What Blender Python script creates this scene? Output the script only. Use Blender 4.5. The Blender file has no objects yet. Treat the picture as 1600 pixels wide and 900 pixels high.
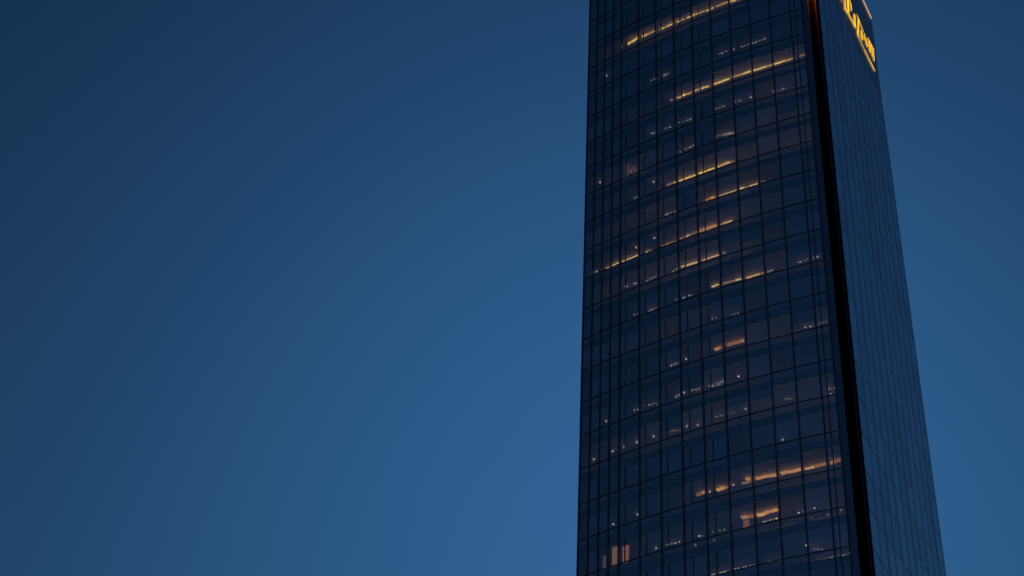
import bpy, bmesh, math, random
from mathutils import Matrix, Vector
random.seed(7)
S = bpy.context.scene
COL = S.collection

# ------------------------------------------------------------ camera
CAM_H = 1.6
cam = bpy.data.cameras.new("camera")
cam_ob = bpy.data.objects.new("camera", cam)
COL.objects.link(cam_ob)
S.camera = cam_ob
cam.sensor_width = 36.0
cam.lens = 63.0
cam.clip_end = 8000.0
cam_ob.matrix_world = Matrix.Translation((0, 0, CAM_H)) @ Matrix((
    (0.99847478, -0.05520978, 0.0),
    (-0.03506533, -0.63416025, -0.77240611),
    (0.04264437, 0.77122802, -0.63512896))).to_4x4()

# ------------------------------------------------------------ dusk sky (sun just set behind the tower)
W = bpy.data.worlds.new("World")
S.world = W
W.use_nodes = True
nt = W.node_tree
bg = nt.nodes["Background"]
sky = nt.nodes.new("ShaderNodeTexSky")
sky.sky_type = "NISHITA"
sky.sun_disc = False
sky.sun_elevation = math.radians(-2.0)
sky.sun_rotation = math.radians(16.0)
sky.ozone_density = 2.0
SKY_STRENGTH = 0.081
TINT = (0.335, 0.83, 0.99, 1.0)          # camera white balance of the blue hour
mul = nt.nodes.new("ShaderNodeMix"); mul.data_type = "RGBA"; mul.blend_type = "MULTIPLY"
mul.inputs[0].default_value = 1.0
mul.inputs[7].default_value = TINT
nt.links.new(sky.outputs[0], mul.inputs[6])
# afterglow and lens vignette put into the sky: brighter round a point behind the tower
tc = nt.nodes.new("ShaderNodeTexCoord")
dot = nt.nodes.new("ShaderNodeVectorMath"); dot.operation = "DOT_PRODUCT"
gaz, gel = math.radians(5.5), math.radians(37.0)
dot.inputs[1].default_value = (math.sin(gaz) * math.cos(gel), math.cos(gaz) * math.cos(gel), math.sin(gel))
nt.links.new(tc.outputs["Generated"], dot.inputs[0])
def wmath(op, a, b):
    n = nt.nodes.new("ShaderNodeMath"); n.operation = op
    for i, v in enumerate((a, b)):
        if isinstance(v, (int, float)): n.inputs[i].default_value = v
        else: nt.links.new(v, n.inputs[i])
    return n.outputs[0]
K_GLOW, GLOW = 26.0, 1.8
g = wmath("SUBTRACT", dot.outputs["Value"], 1.0)
g = wmath("MULTIPLY", g, K_GLOW)
g = wmath("POWER", 2.718281828, g)
g = wmath("MULTIPLY", g, GLOW)
g = wmath("ADD", g, 1.0)
g = wmath("MULTIPLY", g, SKY_STRENGTH)
nt.links.new(mul.outputs[2], bg.inputs[0])
nt.links.new(g, bg.inputs[1])

S.view_settings.view_transform = "Standard"
S.view_settings.look = "None"
S.view_settings.exposure = 2.6
S.view_settings.gamma = 1.0
EV = 2.0 ** S.view_settings.exposure
S.render.engine = "CYCLES"
S.cycles.use_denoising = True
S.cycles.denoiser = "OPENIMAGEDENOISE"
S.cycles.denoising_prefilter = "ACCURATE"
S.cycles.denoising_input_passes = "RGB_ALBEDO_NORMAL"
S.cycles.transparent_max_bounces = 16
S.cycles.max_bounces = 5
S.cycles.sample_clamp_indirect = 0.12

# ------------------------------------------------------------ materials
def new_mat(name):
    m = bpy.data.materials.new(name); m.use_nodes = True
    t = m.node_tree; t.nodes.clear()
    out = t.nodes.new("ShaderNodeOutputMaterial")
    return m, t, out
def principled(name, col, rough=0.5, metal=0.0, spec=0.5, noise=0.0, nscale=3.0, coat=0.0):
    m, t, out = new_mat(name)
    p = t.nodes.new("ShaderNodeBsdfPrincipled")
    p.inputs["Base Color"].default_value = (*col, 1)
    p.inputs["Roughness"].default_value = rough
    p.inputs["Metallic"].default_value = metal
    p.inputs["Specular IOR Level"].default_value = spec
    p.inputs["Coat Weight"].default_value = coat
    if noise:
        co = t.nodes.new("ShaderNodeTexCoord")
        nz = t.nodes.new("ShaderNodeTexNoise"); nz.inputs["Scale"].default_value = nscale
        nz.inputs["Detail"].default_value = 6
        mr = t.nodes.new("ShaderNodeMapRange")
        mr.inputs["To Min"].default_value = 1 - noise; mr.inputs["To Max"].default_value = 1 + noise
        oi = t.nodes.new("ShaderNodeObjectInfo")
        mr2 = t.nodes.new("ShaderNodeMapRange")
        mr2.inputs["To Min"].default_value = 1 - noise; mr2.inputs["To Max"].default_value = 1 + noise
        mm = t.nodes.new("ShaderNodeMath"); mm.operation = "MULTIPLY"
        hs = t.nodes.new("ShaderNodeHueSaturation"); hs.inputs["Color"].default_value = (*col, 1)
        t.links.new(co.outputs["Object"], nz.inputs["Vector"])
        t.links.new(nz.outputs["Fac"], mr.inputs["Value"])
        t.links.new(oi.outputs["Random"], mr2.inputs["Value"])
        t.links.new(mr.outputs[0], mm.inputs[0]); t.links.new(mr2.outputs[0], mm.inputs[1])
        t.links.new(mm.outputs[0], hs.inputs["Value"])
        t.links.new(hs.outputs[0], p.inputs["Base Color"])
    t.links.new(p.outputs[0], out.inputs[0])
    return m
def glass(name, r0, tint, refl, rough=0.02, var=0.12, bump=0.0, back=None):
    """coated facade glass: Schlick reflection over a clear tinted pane (or over a dark backing)"""
    m, t, out = new_mat(name)
    lw = t.nodes.new("ShaderNodeLayerWeight"); lw.inputs["Blend"].default_value = 0.5
    pw = t.nodes.new("ShaderNodeMath"); pw.operation = "POWER"; pw.inputs[1].default_value = 5
    ma = t.nodes.new("ShaderNodeMath"); ma.operation = "MULTIPLY_ADD"
    ma.inputs[1].default_value = 1 - r0; ma.inputs[2].default_value = r0
    t.links.new(lw.outputs["Facing"], pw.inputs[0]); t.links.new(pw.outputs[0], ma.inputs[0])
    oi = t.nodes.new("ShaderNodeObjectInfo")
    mr = t.nodes.new("ShaderNodeMapRange")
    mr.inputs["To Min"].default_value = 1 - var; mr.inputs["To Max"].default_value = 1 + var
    t.links.new(oi.outputs["Random"], mr.inputs["Value"])
    fac = t.nodes.new("ShaderNodeMath"); fac.operation = "MULTIPLY"; fac.use_clamp = True
    t.links.new(ma.outputs[0], fac.inputs[0]); t.links.new(mr.outputs[0], fac.inputs[1])
    gl = t.nodes.new("ShaderNodeBsdfGlossy"); gl.inputs["Color"].default_value = (*refl, 1)
    gl.inputs["Roughness"].default_value = rough
    if back is None:
        tr = t.nodes.new("ShaderNodeBsdfTransparent"); tr.inputs["Color"].default_value = (*tint, 1)
    else:
        tr = t.nodes.new("ShaderNodeBsdfDiffuse"); tr.inputs["Color"].default_value = (*back, 1)
    if bump:
        co = t.nodes.new("ShaderNodeTexCoord"); nz = t.nodes.new("ShaderNodeTexNoise")
        nz.inputs["Scale"].default_value = 0.5; nz.inputs["Detail"].default_value = 2
        bp = t.nodes.new("ShaderNodeBump"); bp.inputs["Strength"].default_value = bump
        bp.inputs["Distance"].default_value = 0.1
        t.links.new(co.outputs["Object"], nz.inputs["Vector"]); t.links.new(nz.outputs["Fac"], bp.inputs["Height"])
        t.links.new(bp.outputs[0], gl.inputs["Normal"])
    mx = t.nodes.new("ShaderNodeMixShader")
    t.links.new(fac.outputs[0], mx.inputs[0]); t.links.new(tr.outputs[0], mx.inputs[1]); t.links.new(gl.outputs[0], mx.inputs[2])
    t.links.new(mx.outputs[0], out.inputs[0])
    return m
def emit(name, col, strength):
    """strength is the brightness the lamp shows in the exposed picture"""
    m, t, out = new_mat(name)
    e = t.nodes.new("ShaderNodeEmission"); e.inputs[0].default_value = (*col, 1)
    e.inputs[1].default_value = strength / EV
    t.links.new(e.outputs[0], out.inputs[0])
    return m

M = dict(
    vision=glass("vision_glass", 0.44, (0.80, 0.77, 0.70), (1.0, 0.84, 1.0), 0.02, 0.20),
    lower=glass("lower_glass", 0.47, (0.55, 0.52, 0.46), (1.0, 0.84, 1.0), 0.05, 0.10),
    spandrel=glass("spandrel_glass", 0.42, None, (0.86, 0.84, 1.0), 0.04, 0.06, 0.0, (0.012, 0.018, 0.04)),
    side=glass("side_glass", 0.90, None, (0.95, 0.92, 1.0), 0.08, 0.14, 0.10, (0.16, 0.17, 0.22)),
    blank=glass("blank_panel_coating", 0.52, None, (1.0, 0.92, 1.0), 0.5, 0.05, 0.0, (0.16, 0.16, 0.18)),
    mullion=glass("dark_anodised_metal", 0.17, None, (0.85, 0.86, 1.0), 0.25, 0.10, 0.0, (0.010, 0.012, 0.022)),
    divider=principled("grey_frame_metal", (0.34, 0.34, 0.40), 0.4, 0.3, 0.5, 0.2),
    fin=glass("fin_coating", 0.74, None, (1.0, 0.92, 1.0), 0.15, 0.06, 0.0, (0.08, 0.09, 0.13)),
    side_wall=principled("side_wall_metal", (0.10, 0.11, 0.16), 0.4, 0.2, 0.5, 0.1),
    recess=principled("recess_metal", (0.012, 0.010, 0.010), 0.9, 0.0, 0.0, 0.2),
    corner=glass("corner_panel_coating", 0.27, None, (1.0, 0.82, 1.0), 0.15, 0.05, 0.0, (0.05, 0.045, 0.07)),
    ceiling=principled("office_ceiling", (0.38, 0.365, 0.30), 0.9, 0, 0.1, 0.08),
    wall=principled("office_wall", (0.30, 0.27, 0.24), 0.9, 0, 0.1, 0.1),
    parapet=principled("parapet_metal", (0.05, 0.055, 0.065), 0.45, 0.3, 0.5, 0.1),
    asphalt=principled("asphalt", (0.05, 0.05, 0.052), 0.9, 0, 0.3, 0.15, 0.4),
    bright=emit("bright_lamp", (1.0, 0.69, 0.22), 2.6),
    warm=emit("warm_lamp", (1.0, 0.69, 0.32), 1.7),
    orange=emit("orange_lamp", (1.0, 0.52, 0.18), 1.35),
    dots=emit("small_white_lamp", (1.0, 0.85, 0.72), 1.6),
    blind_orange=emit("lit_blind_orange", (1.0, 0.42, 0.20), 0.55),
    blind_yellow=emit("lit_blind_yellow", (1.0, 0.62, 0.28), 0.40),
    blind_dim=emit("lit_blind_dim", (1.0, 0.66, 0.45), 0.18),
    bright_dim=emit("bright_lamp_dimmed", (1.0, 0.64, 0.20), 1.4),
    warm_dim=emit("warm_lamp_dimmed", (1.0, 0.58, 0.24), 0.8),
    orange_dim=emit("orange_lamp_dimmed", (1.0, 0.42, 0.15), 0.8),
    dots_dim=emit("small_white_lamp_dimmed", (1.0, 0.85, 0.72), 0.75),
    deep=emit("deep_room_lamp", (1.0, 0.76, 0.36), 15.0),
    roller=principled("roller_blind_cloth", (0.30, 0.29, 0.28), 0.9, 0, 0.1, 0.15),
    sign=emit("sign_yellow", (1.0, 0.56, 0.035), 1.4),
    sign_bar=emit("sign_pale_yellow", (1.0, 0.62, 0.12), 0.9),
    sign_red=emit("sign_red", (1.0, 0.16, 0.04), 14.0),
    sign_red_tip=emit("sign_red_tip", (1.0, 0.20, 0.06), 0.55),
    warning=emit("warning_lamp_red", (1.0, 0.17, 0.02), 6000.0),
    roofline=emit("roof_edge_light", (1.0, 0.66, 0.42), 0.55),
)

# ------------------------------------------------------------ helpers
def mesh_from(bm, name, mat):
    bm.normal_update()
    me = bpy.data.meshes.new(name); bm.to_mesh(me); bm.free()
    if mat is not None: me.materials.append(mat)
    return me
def link(name, me, parent, mw=None):
    o = bpy.data.objects.new(name, me); COL.objects.link(o)
    if parent is not None: o.parent = parent
    if mw is not None: o.matrix_local = mw
    return o
def add_box(bm, x0, x1, y0, y1, z0, z1, mw=None):
    vs = [bm.verts.new(Vector(p) if mw is None else mw @ Vector(p)) for p in
          ((x0, y0, z0), (x1, y0, z0), (x1, y1, z0), (x0, y1, z0), (x0, y0, z1), (x1, y0, z1), (x1, y1, z1), (x0, y1, z1))]
    for f in ((0, 3, 2, 1), (4, 5, 6, 7), (0, 1, 5, 4), (1, 2, 6, 5), (2, 3, 7, 6), (3, 0, 4, 7)):
        bm.faces.new([vs[i] for i in f])
def add_prism(bm, poly, z0, z1, top=None):
    """poly counter-clockwise in plan; top: other polygon for the upper face"""
    top = top or poly
    a = [bm.verts.new((x, y, z0)) for x, y in poly]; b = [bm.verts.new((x, y, z1)) for x, y in top]
    n = len(poly)
    bm.faces.new(a[::-1]); bm.faces.new(b)
    for i in range(n): bm.faces.new((a[i], a[(i + 1) % n], b[(i + 1) % n], b[i]))
def thing(name, label, cat, loc=(0, 0, 0)):
    o = bpy.data.objects.new(name, None); COL.objects.link(o); o.location = loc
    o["label"] = label; o["category"] = cat
    return o

# ------------------------------------------------------------ plan of the tower (metres, camera at the origin)
C2, C1, C0 = 7.68537762e-03, -9.55070198e-01, 1.59468049e+02     # gently bowed front
FH, Z0 = 4.2, 156.5 + CAM_H                                       # storey height, sill height of row 0
def sill(n): return Z0 - FH * n
NX = 3400
XS = [36.0 - 31.0 * i / NX for i in range(NX + 1)]
YS = [C2 * x * x + C1 * x + C0 for x in XS]
SS = [0.0]
for i in range(NX): SS.append(SS[-1] + math.hypot(XS[i + 1] - XS[i], YS[i + 1] - YS[i]))
def at(s, depth=0.0):
    i = int(max(0, min(NX, s / SS[-1] * NX)))
    while i < NX and SS[i] < s: i += 1
    while i > 0 and SS[i] > s: i -= 1
    x, y = XS[i], YS[i]
    sl = 2 * C2 * x + C1
    l = math.hypot(1, sl)
    return Vector((x - sl / l * depth, y + 1 / l * depth))       # depth grows into the building
EDGES = [4.42, 5.05, 6.45] + [6.45 + 2.43 * k for k in range(1, 10)] + [29.53, 30.74, 31.95, 33.16]
ROWS = list(range(-5, 20))
CORNER = Vector((33.28, 136.18))
RD = Vector((0.4779, 0.8784)); RN = Vector((0.8784, -0.4779))     # along the right face, and out of it
ZTOP = 179.5 + CAM_H
ZLOW = sill(19) - 0.8
def far_t(z): return 25.0 + (ZTOP - z) / 97.0 * 3.1               # the right face tapers upwards
A_END = at(4.34)
BACK_L = at(33.16) + RD * 26.0

tower = thing("skyscraper", "tall dark glass office tower with bowed front and scattered lit windows", "skyscraper", (20, 150, 0))
INV = Matrix.Translation((-20, -150, 0))
def part(name, me, mw=Matrix(), parent=None):
    return link(name, me, tower if parent is None else parent, INV @ mw if parent is None else mw)

# ------------------------------------------------------------ ground
bm = bmesh.new()
vs = [bm.verts.new((3500 * math.cos(k * math.pi / 24), 3500 * math.sin(k * math.pi / 24), 0)) for k in range(48)]
bm.faces.new(vs)
gr = link("ground", mesh_from(bm, "ground", M["asphalt"]), None)
gr["kind"] = "structure"

# ------------------------------------------------------------ front: panes bay by bay
def bay_matrix(i, z):
    a, b = at(EDGES[i + 1]), at(EDGES[i])                         # left end, right end
    h = b - a
    mid = (a + b) / 2
    return Matrix.Translation((mid.x, mid.y, z)) @ Matrix.Rotation(math.atan2(h.y, h.x), 4, "Z"), h.length
cache = {}
def panel_mesh(kind, w, h, th, mat):
    key = (kind, round(w, 2))
    if key not in cache:
        bm = bmesh.new(); add_box(bm, -w / 2, w / 2, 0, th, 0, h)
        cache[key] = mesh_from(bm, kind, M[mat])
    return cache[key]
DIVIDED = {6: 0.36, 7: 0.36, 8: 0.30, 9: 0.30, 10: 0.30}           # bays that carry a slim grey divider
for n in ROWS:
    zs = sill(n)
    for i in range(1, len(EDGES) - 1):
        mw, w = bay_matrix(i, 0)
        narrow = "narrow_" if w < 2.0 else ""
        jit = Matrix.Rotation(math.radians(random.uniform(-0.35, 0.35)), 4, "Z") @ Matrix.Rotation(math.radians(random.uniform(-0.3, 0.3)), 4, "X")
        part(narrow + "window_pane", panel_mesh(narrow + "window_pane", w - 0.12, 2.44, 0.03, "vision"), Matrix.Translation((0, 0, zs + 0.04)) @ mw @ jit)
        part(narrow + "lower_pane", panel_mesh(narrow + "lower_pane", w - 0.12, 0.74, 0.03, "lower"), Matrix.Translation((0, 0, zs - 0.79)) @ mw)
        part(narrow + "spandrel_panel", panel_mesh(narrow + "spandrel_panel", w - 0.12, 0.87, 0.05, "spandrel"), Matrix.Translation((0, 0, zs + 2.51)) @ mw)
        if i in DIVIDED:
            x = -w / 2 + w * DIVIDED[i]
            part("window_divider", panel_mesh("window_divider", 0.13, 2.42, 0.05, "divider"), Matrix.Translation((0, 0, zs + 0.05)) @ mw @ Matrix.Translation((x, -0.055, 0)))
# transoms: one dark rail per storey, following the bow
for n in ROWS:
    bm = bmesh.new()
    for i in range(1, len(EDGES) - 1):
        mw, w = bay_matrix(i, 0)
        add_box(bm, -w / 2, w / 2, -0.05, 0.06, -0.05, 0.03, mw)
    part("transom", mesh_from(bm, "transom", M["mullion"]), Matrix.Translation((0, 0, sill(n))))
# mullions: full-height posts between the bays
ztop_front = sill(ROWS[0]) + 2.49 + 0.6
for i in range(1, len(EDGES)):
    a = at(EDGES[i])
    p, q = at(EDGES[i] + 0.3), at(EDGES[i] - 0.3)
    h = q - p
    bm = bmesh.new()
    wd = 0.06 if i >= 12 else 0.08
    add_box(bm, -wd, wd, -0.11, 0.12, ZLOW - 0.0, ztop_front)
    part("mullion", mesh_from(bm, "mullion", M["mullion"]), Matrix.Translation((a.x, a.y, 0)) @ Matrix.Rotation(math.atan2(h.y, h.x), 4, "Z"))
# the extra post close beside the last mullion
a = at(5.88)
bm = bmesh.new(); add_box(bm, -0.05, 0.05, -0.11, -0.01, ZLOW, ztop_front)
part("mullion", mesh_from(bm, "mullion", M["mullion"]), Matrix.Translation((a.x, a.y, 0)) @ Matrix.Rotation(math.radians(-25.5), 4, "Z"))
# end frame beside the recess
bm = bmesh.new()
pa, pb = at(5.05 - 0.09), A_END
fr = [pa, pb, pb + RD * 0.35, pa + RD * 0.35]
for n in ROWS:
    add_prism(bm, [tuple(p) for p in fr], sill(n) - 0.80, sill(n) + 3.38)
part("corner_frame", mesh_from(bm, "corner_frame", M["corner"]))

# ------------------------------------------------------------ office storeys behind the glass
DEPTH = 7.5
floors = {}
svals = [4.6 + (33.1 - 4.6) * k / 12 for k in range(13)]
front_in = [at(s, 0.16) for s in svals]
back_in = [at(s, DEPTH) for s in svals]
for n in ROWS:
    bm = bmesh.new()
    poly = [tuple(p) for p in reversed(front_in)] + [tuple(p) for p in back_in]
    add_prism(bm, poly, sill(n) + 2.70, sill(n) + 3.30)
    floors[n] = part("office_floor", mesh_from(bm, "office_floor", M["ceiling"]), Matrix())
bm = bmesh.new()
poly = [tuple(at(s, DEPTH + 0.01)) for s in reversed(svals)] + [tuple(at(s, DEPTH + 0.4)) for s in svals]
add_prism(bm, poly, ZLOW - 1, ztop_front)
for s in (4.6, 33.1):
    p, q = at(s, 0.16), at(s, DEPTH); d = 0.1 if s < 10 else -0.1
    p2, q2 = at(s - d, 0.16), at(s - d, DEPTH)
    pts = [tuple(p), tuple(p2), tuple(q2), tuple(q)]
    if s > 10: pts.reverse()
    add_prism(bm, pts, ZLOW - 1, ztop_front)
part("core_wall", mesh_from(bm, "core_wall", M["wall"]))

# ceiling lamps, measured storey by storey: kind, storey, start x, start y, end x, end y
LAMPS = [('b',-1,12.52,150.16,13.68,149.01),('b',-1,14.13,148.82,15.73,147.6),('b',-1,16.11,147.52,17.77,146.31),('b',-1,18.1,146.13,19,145.5),('b',-1,19.22,145.38,21.23,144.06),('b',-1,21.42,144.09,22.16,143.48),('b',-1,22.48,143.31,23.58,142.62),('b',-1,23.73,142.61,25.38,141.78),('w',2,17.25,147.02,17.49,146.8),('w',2,17.99,146.55,18.56,146.3),('b',2,18.53,146.09,19.58,145.49),('b',2,19.86,145.27,21.42,144.32),('b',2,21.73,144.15,23.65,142.98),('b',2,23.85,142.81,25.9,141.65),('b',2,26.1,141.53,28.25,140.47),('b',2,28.42,140.35,30.57,139.2),('w',2,30.94,138.97,31.97,138.4),('d',1,22.52,143.24,23.73,142.44),('d',1,23.94,142.38,24.44,142.19),('d',1,24.95,141.85,25.81,141.38),('d',1,26.23,141.2,27.73,140.29),('d',1,15.08,147.93,15.73,147.57),('d',1,16.44,147.1,17.16,146.73),('p',0,10.08,151.61,10.08,151.61),('p',-1,9.64,154.68,9.64,154.68),('d',3,28.1,140.64,29.59,139.97),('d',3,15.07,148.34,15.64,148.08),('d',3,16.27,147.72,17.2,147.12),('d',3,18.05,146.39,19.65,145.57),('d',3,20.19,145.12,20.67,144.84),('d',3,21.73,143.97,23.17,143.24),('d',4,18.17,146.81,19.64,145.65),('d',4,20.21,145.5,20.67,145.1),('d',4,21.84,144.03,23.4,143.29),('d',3,23.89,142.57,24.72,142.31),('d',4,22.75,143.85,23.83,143.25),('p',3,25.73,141.72,25.73,141.72),('w',5,16.78,147.95,17.73,147.34),('b',5,18.07,147.16,19.81,146.02),('b',5,20.14,145.78,21.73,144.77),('b',5,22,144.59,23.3,143.61),('w',5,22.65,144.12,23.77,143.41),('p',3,11.13,153.94,11.13,153.94),('p',4,11.42,150.76,11.42,150.76),('p',4,9.53,152.65,9.53,152.65),('p',5,15.22,147.55,15.22,147.55),('o',4,12.96,150.53,13.58,150.05),('d',5,13.32,150.48,13.65,150.13),('w',6,22.56,144.48,23.86,143.65),('w',6,24.25,143.41,26.07,142.44),('d',6,26.29,142.07,26.88,141.82),('o',6,20.59,145.69,21.71,144.97),('w',6,22.04,144.81,23.22,144.12),('d',6,16.48,148.36,17.75,147.51),('d',6,18.22,147.23,19.6,146.3),('w',7,10.32,153.1,10.76,152.81),('w',7,10.93,152.71,11.73,151.98),('w',7,12.08,151.84,13.75,150.6),('w',7,14.45,150.1,15.22,149.6),('w',7,16.2,148.76,17.75,147.84),('w',7,18.06,147.42,19.77,146.08),('o',7,20.04,146.05,21.78,144.86),('w',7,20.03,145.98,20.87,145.38),('w',7,22.04,144.76,23.32,143.92),('p',7,15.26,147.52,15.23,147.55),('p',7,13.42,149.29,13.41,149.21),('p',7,9.39,153.74,9.36,153.74),('d',8,17.19,148.06,17.68,147.47),('w',8,18.07,147.19,19.69,146.23),('w',8,20.2,145.94,21.85,144.83),('p',8,22.41,144.52,22.43,144.52),('d',8,12.24,151.1,12.65,150.93),('d',8,13.24,150.47,13.69,150.21),('d',8,14.39,150.04,15.67,148.84),('w',9,21.03,145.24,21.72,144.76),('w',9,22.17,144.61,23.93,143.61),('w',9,24.44,143.46,26.18,142.48),('d',9,26.48,142.24,27.1,141.88),('d',9,29.42,140.54,30.43,139.84),('d',9,30.81,139.71,31.6,139.34),('d',9,13.32,150.66,13.85,150.32),('d',9,14.74,149.91,15.53,149.18),('d',9,17.3,147.71,17.69,147.54),('d',9,18.21,147.31,19.03,146.7),('d',10,20.97,145.39,21.61,144.91),('d',10,22.9,144.58,23.81,143.94),('d',11,29.52,140.8,30.43,140.3),('d',11,30.85,140.12,31.66,139.57),('o',11,21.09,145.16,21.74,144.64),('o',11,22.23,144.31,23.84,143.41),('w',11,22.26,144.36,22.68,144.05),('d',11,16.9,148.28,17.76,147.54),('p',11,18.36,147.04,18.36,147.04),('d',12,21.08,145.33,21.92,144.81),('p',12,23.22,143.94,23.22,143.94),('d',12,13.26,150.74,13.76,150.47),('d',12,14.3,149.85,15.59,149.17),('d',12,17.28,148,17.69,147.63),('p',12,18.1,147.14,18.1,147.14),('d',12,18.84,146.74,19.7,146.33),('d',12,20.42,145.83,21.67,145.38),('p',12,10.57,152.95,10.57,152.95),('d',13,27.34,141.58,28.25,141.36),('d',13,31.2,139.58,31.85,139.36),('d',13,22.32,144.55,22.67,144.29),('p',13,23.72,143.65,23.72,143.65),('p',13,9.43,153.92,9.42,153.86),('p',13,11.22,152.28,11.22,152.28),('p',13,12.34,151.48,12.34,151.48),('p',13,13.55,150.44,13.55,150.44),('p',13,15.14,149.25,15.14,149.25),('d',13,16.78,148.19,17.68,147.84),('p',13,18.28,147.15,18.28,147.15),('p',13,19.34,146.82,19.34,146.82),('d',13,20.94,145.23,21.78,144.82),('p',14,27.01,142.55,27,142.47),('o',15,23.37,143.53,23.83,143.31),('o',15,24.32,143.32,26.12,142.37),('w',15,26.63,142.32,27.24,141.93),('o',15,26.55,142.21,28.35,141.21),('w',15,28.68,141.18,29.42,140.73),('o',15,28.68,141.18,30.52,140.07),('o',15,30.92,139.93,31.71,139.26),('w',15,30.94,140.03,31.16,139.9),('o',15,19,146.67,19.73,146.03),('p',15,20.23,145.98,20.23,145.98),('o',15,20.87,145.69,21.77,144.92),('p',15,22.34,144.58,22.33,144.52),('w',15,23.1,144.22,23.9,143.78),('p',15,13.64,150.82,13.64,150.82),('p',15,11.39,152.84,11.39,152.84),('o',16,22.87,143.77,23.91,143.21),('o',16,24.24,143.17,26.05,141.98),('w',16,24.32,143.28,24.98,142.87),('d',16,24.94,144.23,26.21,143.42),('d',16,27.99,142.42,28.39,141.96),('d',16,28.95,141.68,29.6,141.28),('d',17,21.51,146.56,21.93,146.48),('d',17,22.32,146.24,24.08,145.08),('d',17,25.26,144.53,26.49,143.93),('d',17,29.01,141.84,29.87,141.69),('d',17,31.44,141.44,31.75,141.32),('p',17,28.31,141.2,28.3,141.13),('p',16,15.37,150.08,15.36,150),('d',16,16.33,149.31,17.64,148.58),('d',16,19.18,147.42,19.59,147.28),('d',16,20.39,146.54,21.74,145.82),('p',16,19.1,149.1,19.05,149.02),('d',16,20.33,148.29,20.82,147.89),('d',17,20.33,147.4,21.64,146.61),('d',16,29.3,143.1,29.64,142.95),('d',16,30.67,142.29,31.07,142.13),('p',16,31.85,141.5,31.85,141.5),('d',17,29.69,144.17,30.47,143.51),('d',17,30.9,143.23,31.31,142.85),('p',17,31.99,142.66,31.99,142.66),('d',13,31.02,140.7,31.71,140.32)]
KIND = dict(b=("bright", 0.20), w=("warm", 0.22), o=("orange", 0.46), d=("dots", 0.09), p=("dots", 0.09))
for k, n, x0, y0, x1, y1 in LAMPS:
    mat, wid = KIND[k]
    zc = sill(n) + 2.36
    a, b = Vector((x0, y0)), Vector((x1, y1))
    L = (b - a).length
    bm = bmesh.new()
    if k == "p":
        mw = Matrix.Translation((a.x, a.y, zc))
        add_box(bm, -0.08, 0.08, -0.08, 0.08, 0, 0.09, mw)
    else:
        mw = Matrix.Translation((a.x, a.y, zc)) @ Matrix.Rotation(math.atan2(b.y - a.y, b.x - a.x), 4, "Z")
        t = 0.0
        while t < L:
            if k == "d":
                l = random.uniform(0.06, 0.20); gap = random.uniform(0.04, 0.34)
            else:
                l = random.uniform(0.25, 0.9); gap = random.choice((0.0, 0.02, 0.05, 0.10))
            e = min(L, t + l)
            if e - t > 0.04:
                c = random.uniform(-0.5, 0.5) * wid if k == 'd' else random.uniform(-0.12, 0.12) * wid; hw = wid * (random.uniform(0.30, 0.58) if k == 'd' else random.uniform(0.40, 0.50))
                add_box(bm, t, e, c - hw, c + hw, random.uniform(-0.03, 0), 0.07, mw)
                if random.random() < (0.5 if k == 'd' else 0.28):
                    bm.faces.ensure_lookup_table()
                    for f in bm.faces[-6:]: f.material_index = 1
            t = e + gap
    if len(bm.verts) == 0: bm.free(); continue
    me = mesh_from(bm, "ceiling_light", M[mat]); me.materials.append(M[mat + "_dim"])
    link("ceiling_light", me, floors[n], Matrix.Identity(4))
# rows of lamps deep in rooms that only glow faintly through the glass: storey, from, to
for n, s0, s1 in ((3, 5.4, 12.5), (4, 5.4, 14.0), (5, 5.4, 14.0), (6, 13.0, 17.0), (8, 14.0, 29.0), (9, 5.4, 14.0), (11, 5.4, 17.0), (13, 5.4, 29.5), (15, 5.4, 17.5), (16, 5.4, 10.0), (17, 5.4, 10.5), (6, 19.0, 29.0), (10, 17.0, 27.0), (7, 13.0, 21.5), (12, 13.0, 22.0), (14, 5.4, 9.0), (5, 14.0, 24.0), (16, 11.5, 16.0), (4, 25.5, 30.0), (2, 6.5, 21.0), (-1, 15.0, 28.0)):
    s = s0
    while s < s1 - 0.4:
        e = min(s1, s + 1.7)
        dd = 6.3 if n >= 9 else 4.6
        a, c = at(e, dd), at(s, dd); h = c - a
        bm = bmesh.new(); add_box(bm, 0, h.length, -0.09, 0.09, 0, 0.06)
        link("ceiling_light", mesh_from(bm, "ceiling_light", M["deep"]), floors[n], Matrix.Translation((a.x, a.y, sill(n) + 2.36)) @ Matrix.Rotation(math.atan2(h.y, h.x), 4, "Z"))
        s += 2.43
# roller blinds let down behind some of the dark panes
rng = random.Random(21)
for n in ROWS:
    for i in range(1, len(EDGES) - 1):
        if rng.random() < 0.20:
            mw, w = bay_matrix(i, 0)
            drop = rng.choice((0.35, 0.6, 0.9, 1.4, 2.3))
            bm = bmesh.new(); add_box(bm, -w / 2 + 0.08, w / 2 - 0.08, 0.13, 0.15, 2.48 - drop, 2.48)
            part("roller_blind", mesh_from(bm, "roller_blind", M["roller"]), Matrix.Translation((0, 0, sill(n))) @ mw)
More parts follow.
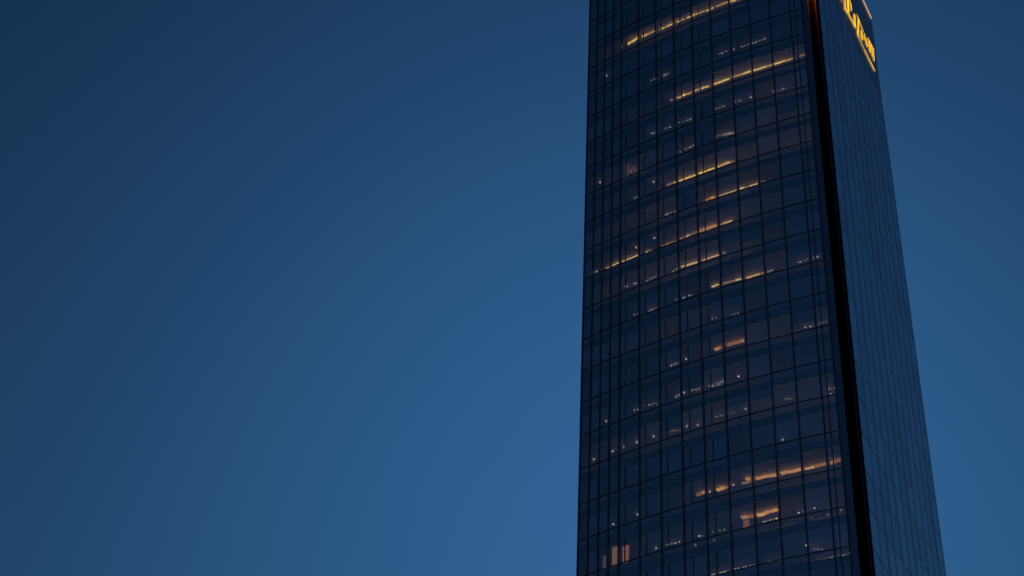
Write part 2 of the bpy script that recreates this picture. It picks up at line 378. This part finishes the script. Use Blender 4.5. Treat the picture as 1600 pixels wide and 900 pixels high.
# glowing blinds behind a few panes, room light put into their emission: s from, s to, storey, z from, z to, material
for s0, s1, n, za, zb, mat in ((28.55, 29.22, 16, 0.05, 2.2, "blind_yellow"), (27.30, 28.02, 16, 0.02, 2.2, "blind_orange"),
                               (29.95, 30.30, 16, 0.05, 2.1, "blind_dim"), (27.25, 27.95, 4, 0.02, 2.0, "blind_dim"),
                               (26.15, 27.05, 4, 0.02, 1.1, "blind_dim"), (14.45, 15.05, 16, 0.05, 1.0, "blind_orange")):
    a, b = at(s1, 0.22), at(s0, 0.22); h = b - a
    bm = bmesh.new(); add_box(bm, 0, h.length, 0, 0.03, 0, zb - za)
    part("glowing_blind", mesh_from(bm, "glowing_blind", M[mat]), Matrix.Translation((a.x, a.y, sill(n) + za)) @ Matrix.Rotation(math.atan2(h.y, h.x), 4, "Z"))

# ------------------------------------------------------------ dark recess between the two faces
bm = bmesh.new()
hx = Vector((0.9075, -0.4201))
add_prism(bm, [tuple(p) for p in (A_END + RD * 3.0, CORNER + RD * 3.0 - RN * 0.31, CORNER + RD * 3.4 - RN * 0.31, A_END + RD * 3.4)], ZLOW, ZTOP - 0.5)
add_prism(bm, [tuple(p) for p in (A_END + RD * 0.36 - hx * 0.25, A_END + RD * 0.36, A_END + RD * 3.0, A_END + RD * 3.0 - hx * 0.25)], ZLOW, ZTOP - 0.5)
add_prism(bm, [tuple(p) for p in (CORNER + RD * 0.02 - RN * 0.30, CORNER + RD * 0.02 - RN * 0.13, CORNER + RD * 3.0 - RN * 0.13, CORNER + RD * 3.0 - RN * 0.30)], ZLOW, ZTOP - 0.5)
part("corner_recess", mesh_from(bm, "corner_recess", M["recess"]))

for n in ROWS:
    bm = bmesh.new()
    add_prism(bm, [tuple(p) for p in (CORNER + RD * 0.15 - RN * 0.42, CORNER + RD * 2.9 - RN * 0.42, CORNER + RD * 2.9 - RN * 0.31, CORNER + RD * 0.15 - RN * 0.31)], sill(n) - 0.06, sill(n) + 0.06)
    part("recess_rail", mesh_from(bm, "recess_rail", M["recess"]))
# red warning lamp under the head of the recess; its light runs down the dark walls
bm = bmesh.new()
wp = A_END + RD * 0.6 + hx * 0.18
bmesh.ops.create_uvsphere(bm, u_segments=12, v_segments=8, radius=0.16)
lamp = part("warning_lamp", mesh_from(bm, "warning_lamp", M["warning"]), Matrix.Translation((wp.x, wp.y, 163.6)))
bm = bmesh.new(); add_box(bm, -0.22, 0.22, -0.22, 0.22, 0.15, 0.30); add_box(bm, -0.06, 0.06, 0, 2.0, 0.301, 0.40)
part("lamp_bracket", mesh_from(bm, "lamp_bracket", M["parapet"]), Matrix.Translation((wp.x, wp.y, 163.6)) @ Matrix.Rotation(math.radians(-28.6), 4, "Z"))

# ------------------------------------------------------------ right face
def fp(t, out=0.0): return CORNER + RD * t + RN * out
NB = 11
bm = bmesh.new()
lo = [fp(0.1, -0.12), fp(far_t(ZLOW), -0.12), fp(far_t(ZLOW), -0.5), fp(0.1, -0.5)]
hi = [fp(0.1, -0.12), fp(far_t(ZTOP), -0.12), fp(far_t(ZTOP), -0.5), fp(0.1, -0.5)]
add_prism(bm, [tuple(p) for p in lo], ZLOW, ZTOP - 1.2, [tuple(p) for p in hi])
part("side_wall", mesh_from(bm, "side_wall", M["side_wall"]))
SIDE_ROWS = list(range(-1, 20))
for n in SIDE_ROWS:
    za, zb = sill(n) - 0.75, sill(n) + 3.34
    for j in range(NB):
        f0, f1 = far_t(za) / NB, far_t(zb) / NB
        tilt = random.uniform(-0.012, 0.012)
        g0 = 0.2
        bm = bmesh.new()
        def ring(z, f):
            a, b = f * j + (g0 if j else 0.0), f * (j + 1) - g0
            return [tuple(fp(a, 0.0 - tilt)), tuple(fp(b, 0.0 + tilt)), tuple(fp(b, -0.08)), tuple(fp(a, -0.08))]
        add_prism(bm, ring(za, f0), za, zb, ring(zb, f1))
        part("side_panel", mesh_from(bm, "side_panel", M["side"]))
for j in range(1, NB + 1):
    bm = bmesh.new()
    def ring(z):
        t = min(max(far_t(z) / NB * j, 0.08), far_t(z) - 0.36)
        d = 0.055 if 0 < j < NB else 0.03
        return [tuple(fp(t - 0.34, -0.11)), tuple(fp(t - 0.34, d)), tuple(fp(t + 0.34, d)), tuple(fp(t + 0.34, -0.11))]
    zt = sill(-1) + 3.3
    add_prism(bm, ring(ZLOW), ZLOW, zt, ring(zt))
    part("side_fin", mesh_from(bm, "side_fin", M["fin"]))
# blank band above the windows, where the sign hangs
zb0 = sill(-1) + 3.32
for j in range(6):
    t0, t1 = far_t(zb0) / 6 * j + 0.03, far_t(zb0) / 6 * (j + 1) - 0.03
    bm = bmesh.new()
    add_prism(bm, [tuple(p) for p in (fp(max(t0, 0.1), 0.0), fp(t1, 0.0), fp(t1, -0.1), fp(max(t0, 0.1), -0.1))], zb0, ZTOP - 0.3)
    part("parapet_panel", mesh_from(bm, "parapet_panel", M["blank"]))

# ------------------------------------------------------------ roof, rear walls, lower shaft
front = [at(s) for s in [33.16 - (33.16 - 4.34) * k / 12 for k in range(13)]]          # left to right
inner = [at(s, DEPTH + 0.45) for s in [33.0 - (33.0 - 4.6) * k / 12 for k in range(13)]]
roof_poly = [tuple(p) for p in front] + [tuple(CORNER), tuple(fp(far_t(ZTOP))), tuple(BACK_L)]
bm = bmesh.new(); add_prism(bm, roof_poly, ZTOP - 0.5, ZTOP)
add_prism(bm, [tuple(p) for p in front] + [tuple(p) for p in reversed([at(s, 0.4) for s in [33.16 - (33.16 - 4.34) * k / 12 for k in range(13)]])], ztop_front + 0.01, ZTOP - 0.51)
roof = part("roof", mesh_from(bm, "roof", M["parapet"]))
bm = bmesh.new()
L0, L1 = at(33.16, 0.2), BACK_L
R0 = fp(far_t(ZLOW), -0.52)
nl = Vector((L1.y - L0.y, -(L1.x - L0.x))).normalized() * 0.3
add_prism(bm, [tuple(p) for p in (L0, L0 + nl, L1 + nl, L1)], ZLOW, ZTOP - 0.51)
nb = Vector((R0.y - L1.y, -(R0.x - L1.x))).normalized() * 0.3
R1 = fp(far_t(ZTOP), -0.52)
add_prism(bm, [tuple(p) for p in (L1, L1 + nb, R0 + nb, R0)], ZLOW, ZTOP - 0.51, [tuple(p) for p in (L1, L1 + nb, R1 + nb, R1)])
part("rear_wall", mesh_from(bm, "rear_wall", M["parapet"]))
bm = bmesh.new()
low_poly = [tuple(p) for p in front] + [tuple(CORNER), tuple(fp(far_t(ZLOW))), tuple(BACK_L)]
add_prism(bm, low_poly, 0.0, ZLOW - 0.02)
part("lower_shaft", mesh_from(bm, "lower_shaft", M["parapet"]))
# thin line of light along the roof edge of the right face
bm = bmesh.new()
add_prism(bm, [tuple(p) for p in (fp(0.5, 0.02), fp(0.5, 0.14), fp(25.0, 0.14), fp(25.0, 0.02))][::-1], ZTOP - 0.30, ZTOP - 0.12)
link("roof_edge_light", mesh_from(bm, "roof_edge_light", M["roofline"]), roof, Matrix.Identity(4))

# ------------------------------------------------------------ glowing sign on the right face
sp = fp(16, 0.35)
sign = thing("rooftop_sign", "glowing yellow sign lettering high on the tower below its roof edge", "sign", (sp.x, sp.y, 166 + CAM_H))
SINV = Matrix.Translation((-sp.x, -sp.y, -(166 + CAM_H)))
def stroke(bm, p, q, w):
    (t0, z0), (t1, z1) = p, q
    d = Vector((t1 - t0, z1 - z0)); L = d.length; d /= L
    nrm = Vector((-d.y, d.x)) * w * 0.31
    def P(t, z, o): v = fp(t, o); return (v.x, v.y, z + CAM_H)
    c = [(t0 - nrm.x, z0 - nrm.y), (t1 - nrm.x, z1 - nrm.y), (t1 + nrm.x, z1 + nrm.y), (t0 + nrm.x, z0 + nrm.y)]
    vs = [bm.verts.new(P(t, z, o)) for o in (0.10, 0.125) for t, z in c]
    for f in ((0, 3, 2, 1), (4, 5, 6, 7), (0, 1, 5, 4), (1, 2, 6, 5), (2, 3, 7, 6), (3, 0, 4, 7)):
        bm.faces.new([vs[i] for i in f])
def glyph(name, strokes, mat):
    bm = bmesh.new()
    for s in strokes: stroke(bm, *s)
    bmesh.ops.recalc_face_normals(bm, faces=bm.faces[:])
    return link(name, mesh_from(bm, name, M[mat]), sign, SINV)
glyph("emblem", [((5.6, 168.2), (7.6, 167.6), 0.5), ((7.6, 167.6), (8.8, 168.6), 0.5), ((8.8, 168.6), (8.2, 171.2), 0.5), ((8.2, 171.2), (6.0, 171.6), 0.5), ((6.0, 171.6), (5.6, 168.2), 0.5)], "sign_red")
glyph("emblem_tip", [((9.82, 167.5), (9.76, 166.8), 0.26), ((10.8, 168.5), (11.25, 168.1), 0.24)], "sign_red_tip")
glyph("letter", [((11.6, 169.2), (11.45, 167.3), 0.42), ((11.22, 167.14), (12.3, 167.44), 0.34), ((13.5, 172.2), (12.85, 168.1), 0.75), ((14.1, 172.0), (14.46, 171.0), 0.34), ((14.58, 171.3), (14.42, 170.0), 0.30)], "sign")
glyph("letter", [((12.46, 167.6), (15.8, 168.15), 0.34), ((15.8, 170.7), (15.45, 168.3), 0.55)], "sign")
glyph("letter", [((17.05, 171.9), (19.5, 171.1), 0.24), ((17.8, 171.9), (16.5, 167.8), 0.42), ((16.3, 168.1), (16.96, 167.6), 0.32), ((18.4, 170.3), (18.5, 168.7), 0.60), ((19.88, 171.2), (19.84, 170.2), 0.36)], "sign")
glyph("letter", [((20.3, 170.8), (20.75, 169.7), 0.62), ((21.4, 171.95), (24.1, 172.4), 0.26), ((22.0, 172.0), (21.9, 169.8), 0.46), ((22.85, 172.1), (23.0, 170.1), 0.42), ((23.8, 172.3), (23.55, 169.8), 0.34)], "sign")
glyph("underline_bar", [((16.2, 167.5), (18.7, 167.31), 0.28), ((18.9, 167.33), (21.0, 167.45), 0.40), ((21.0, 167.46), (23.2, 167.6), 0.46)], "sign_bar")
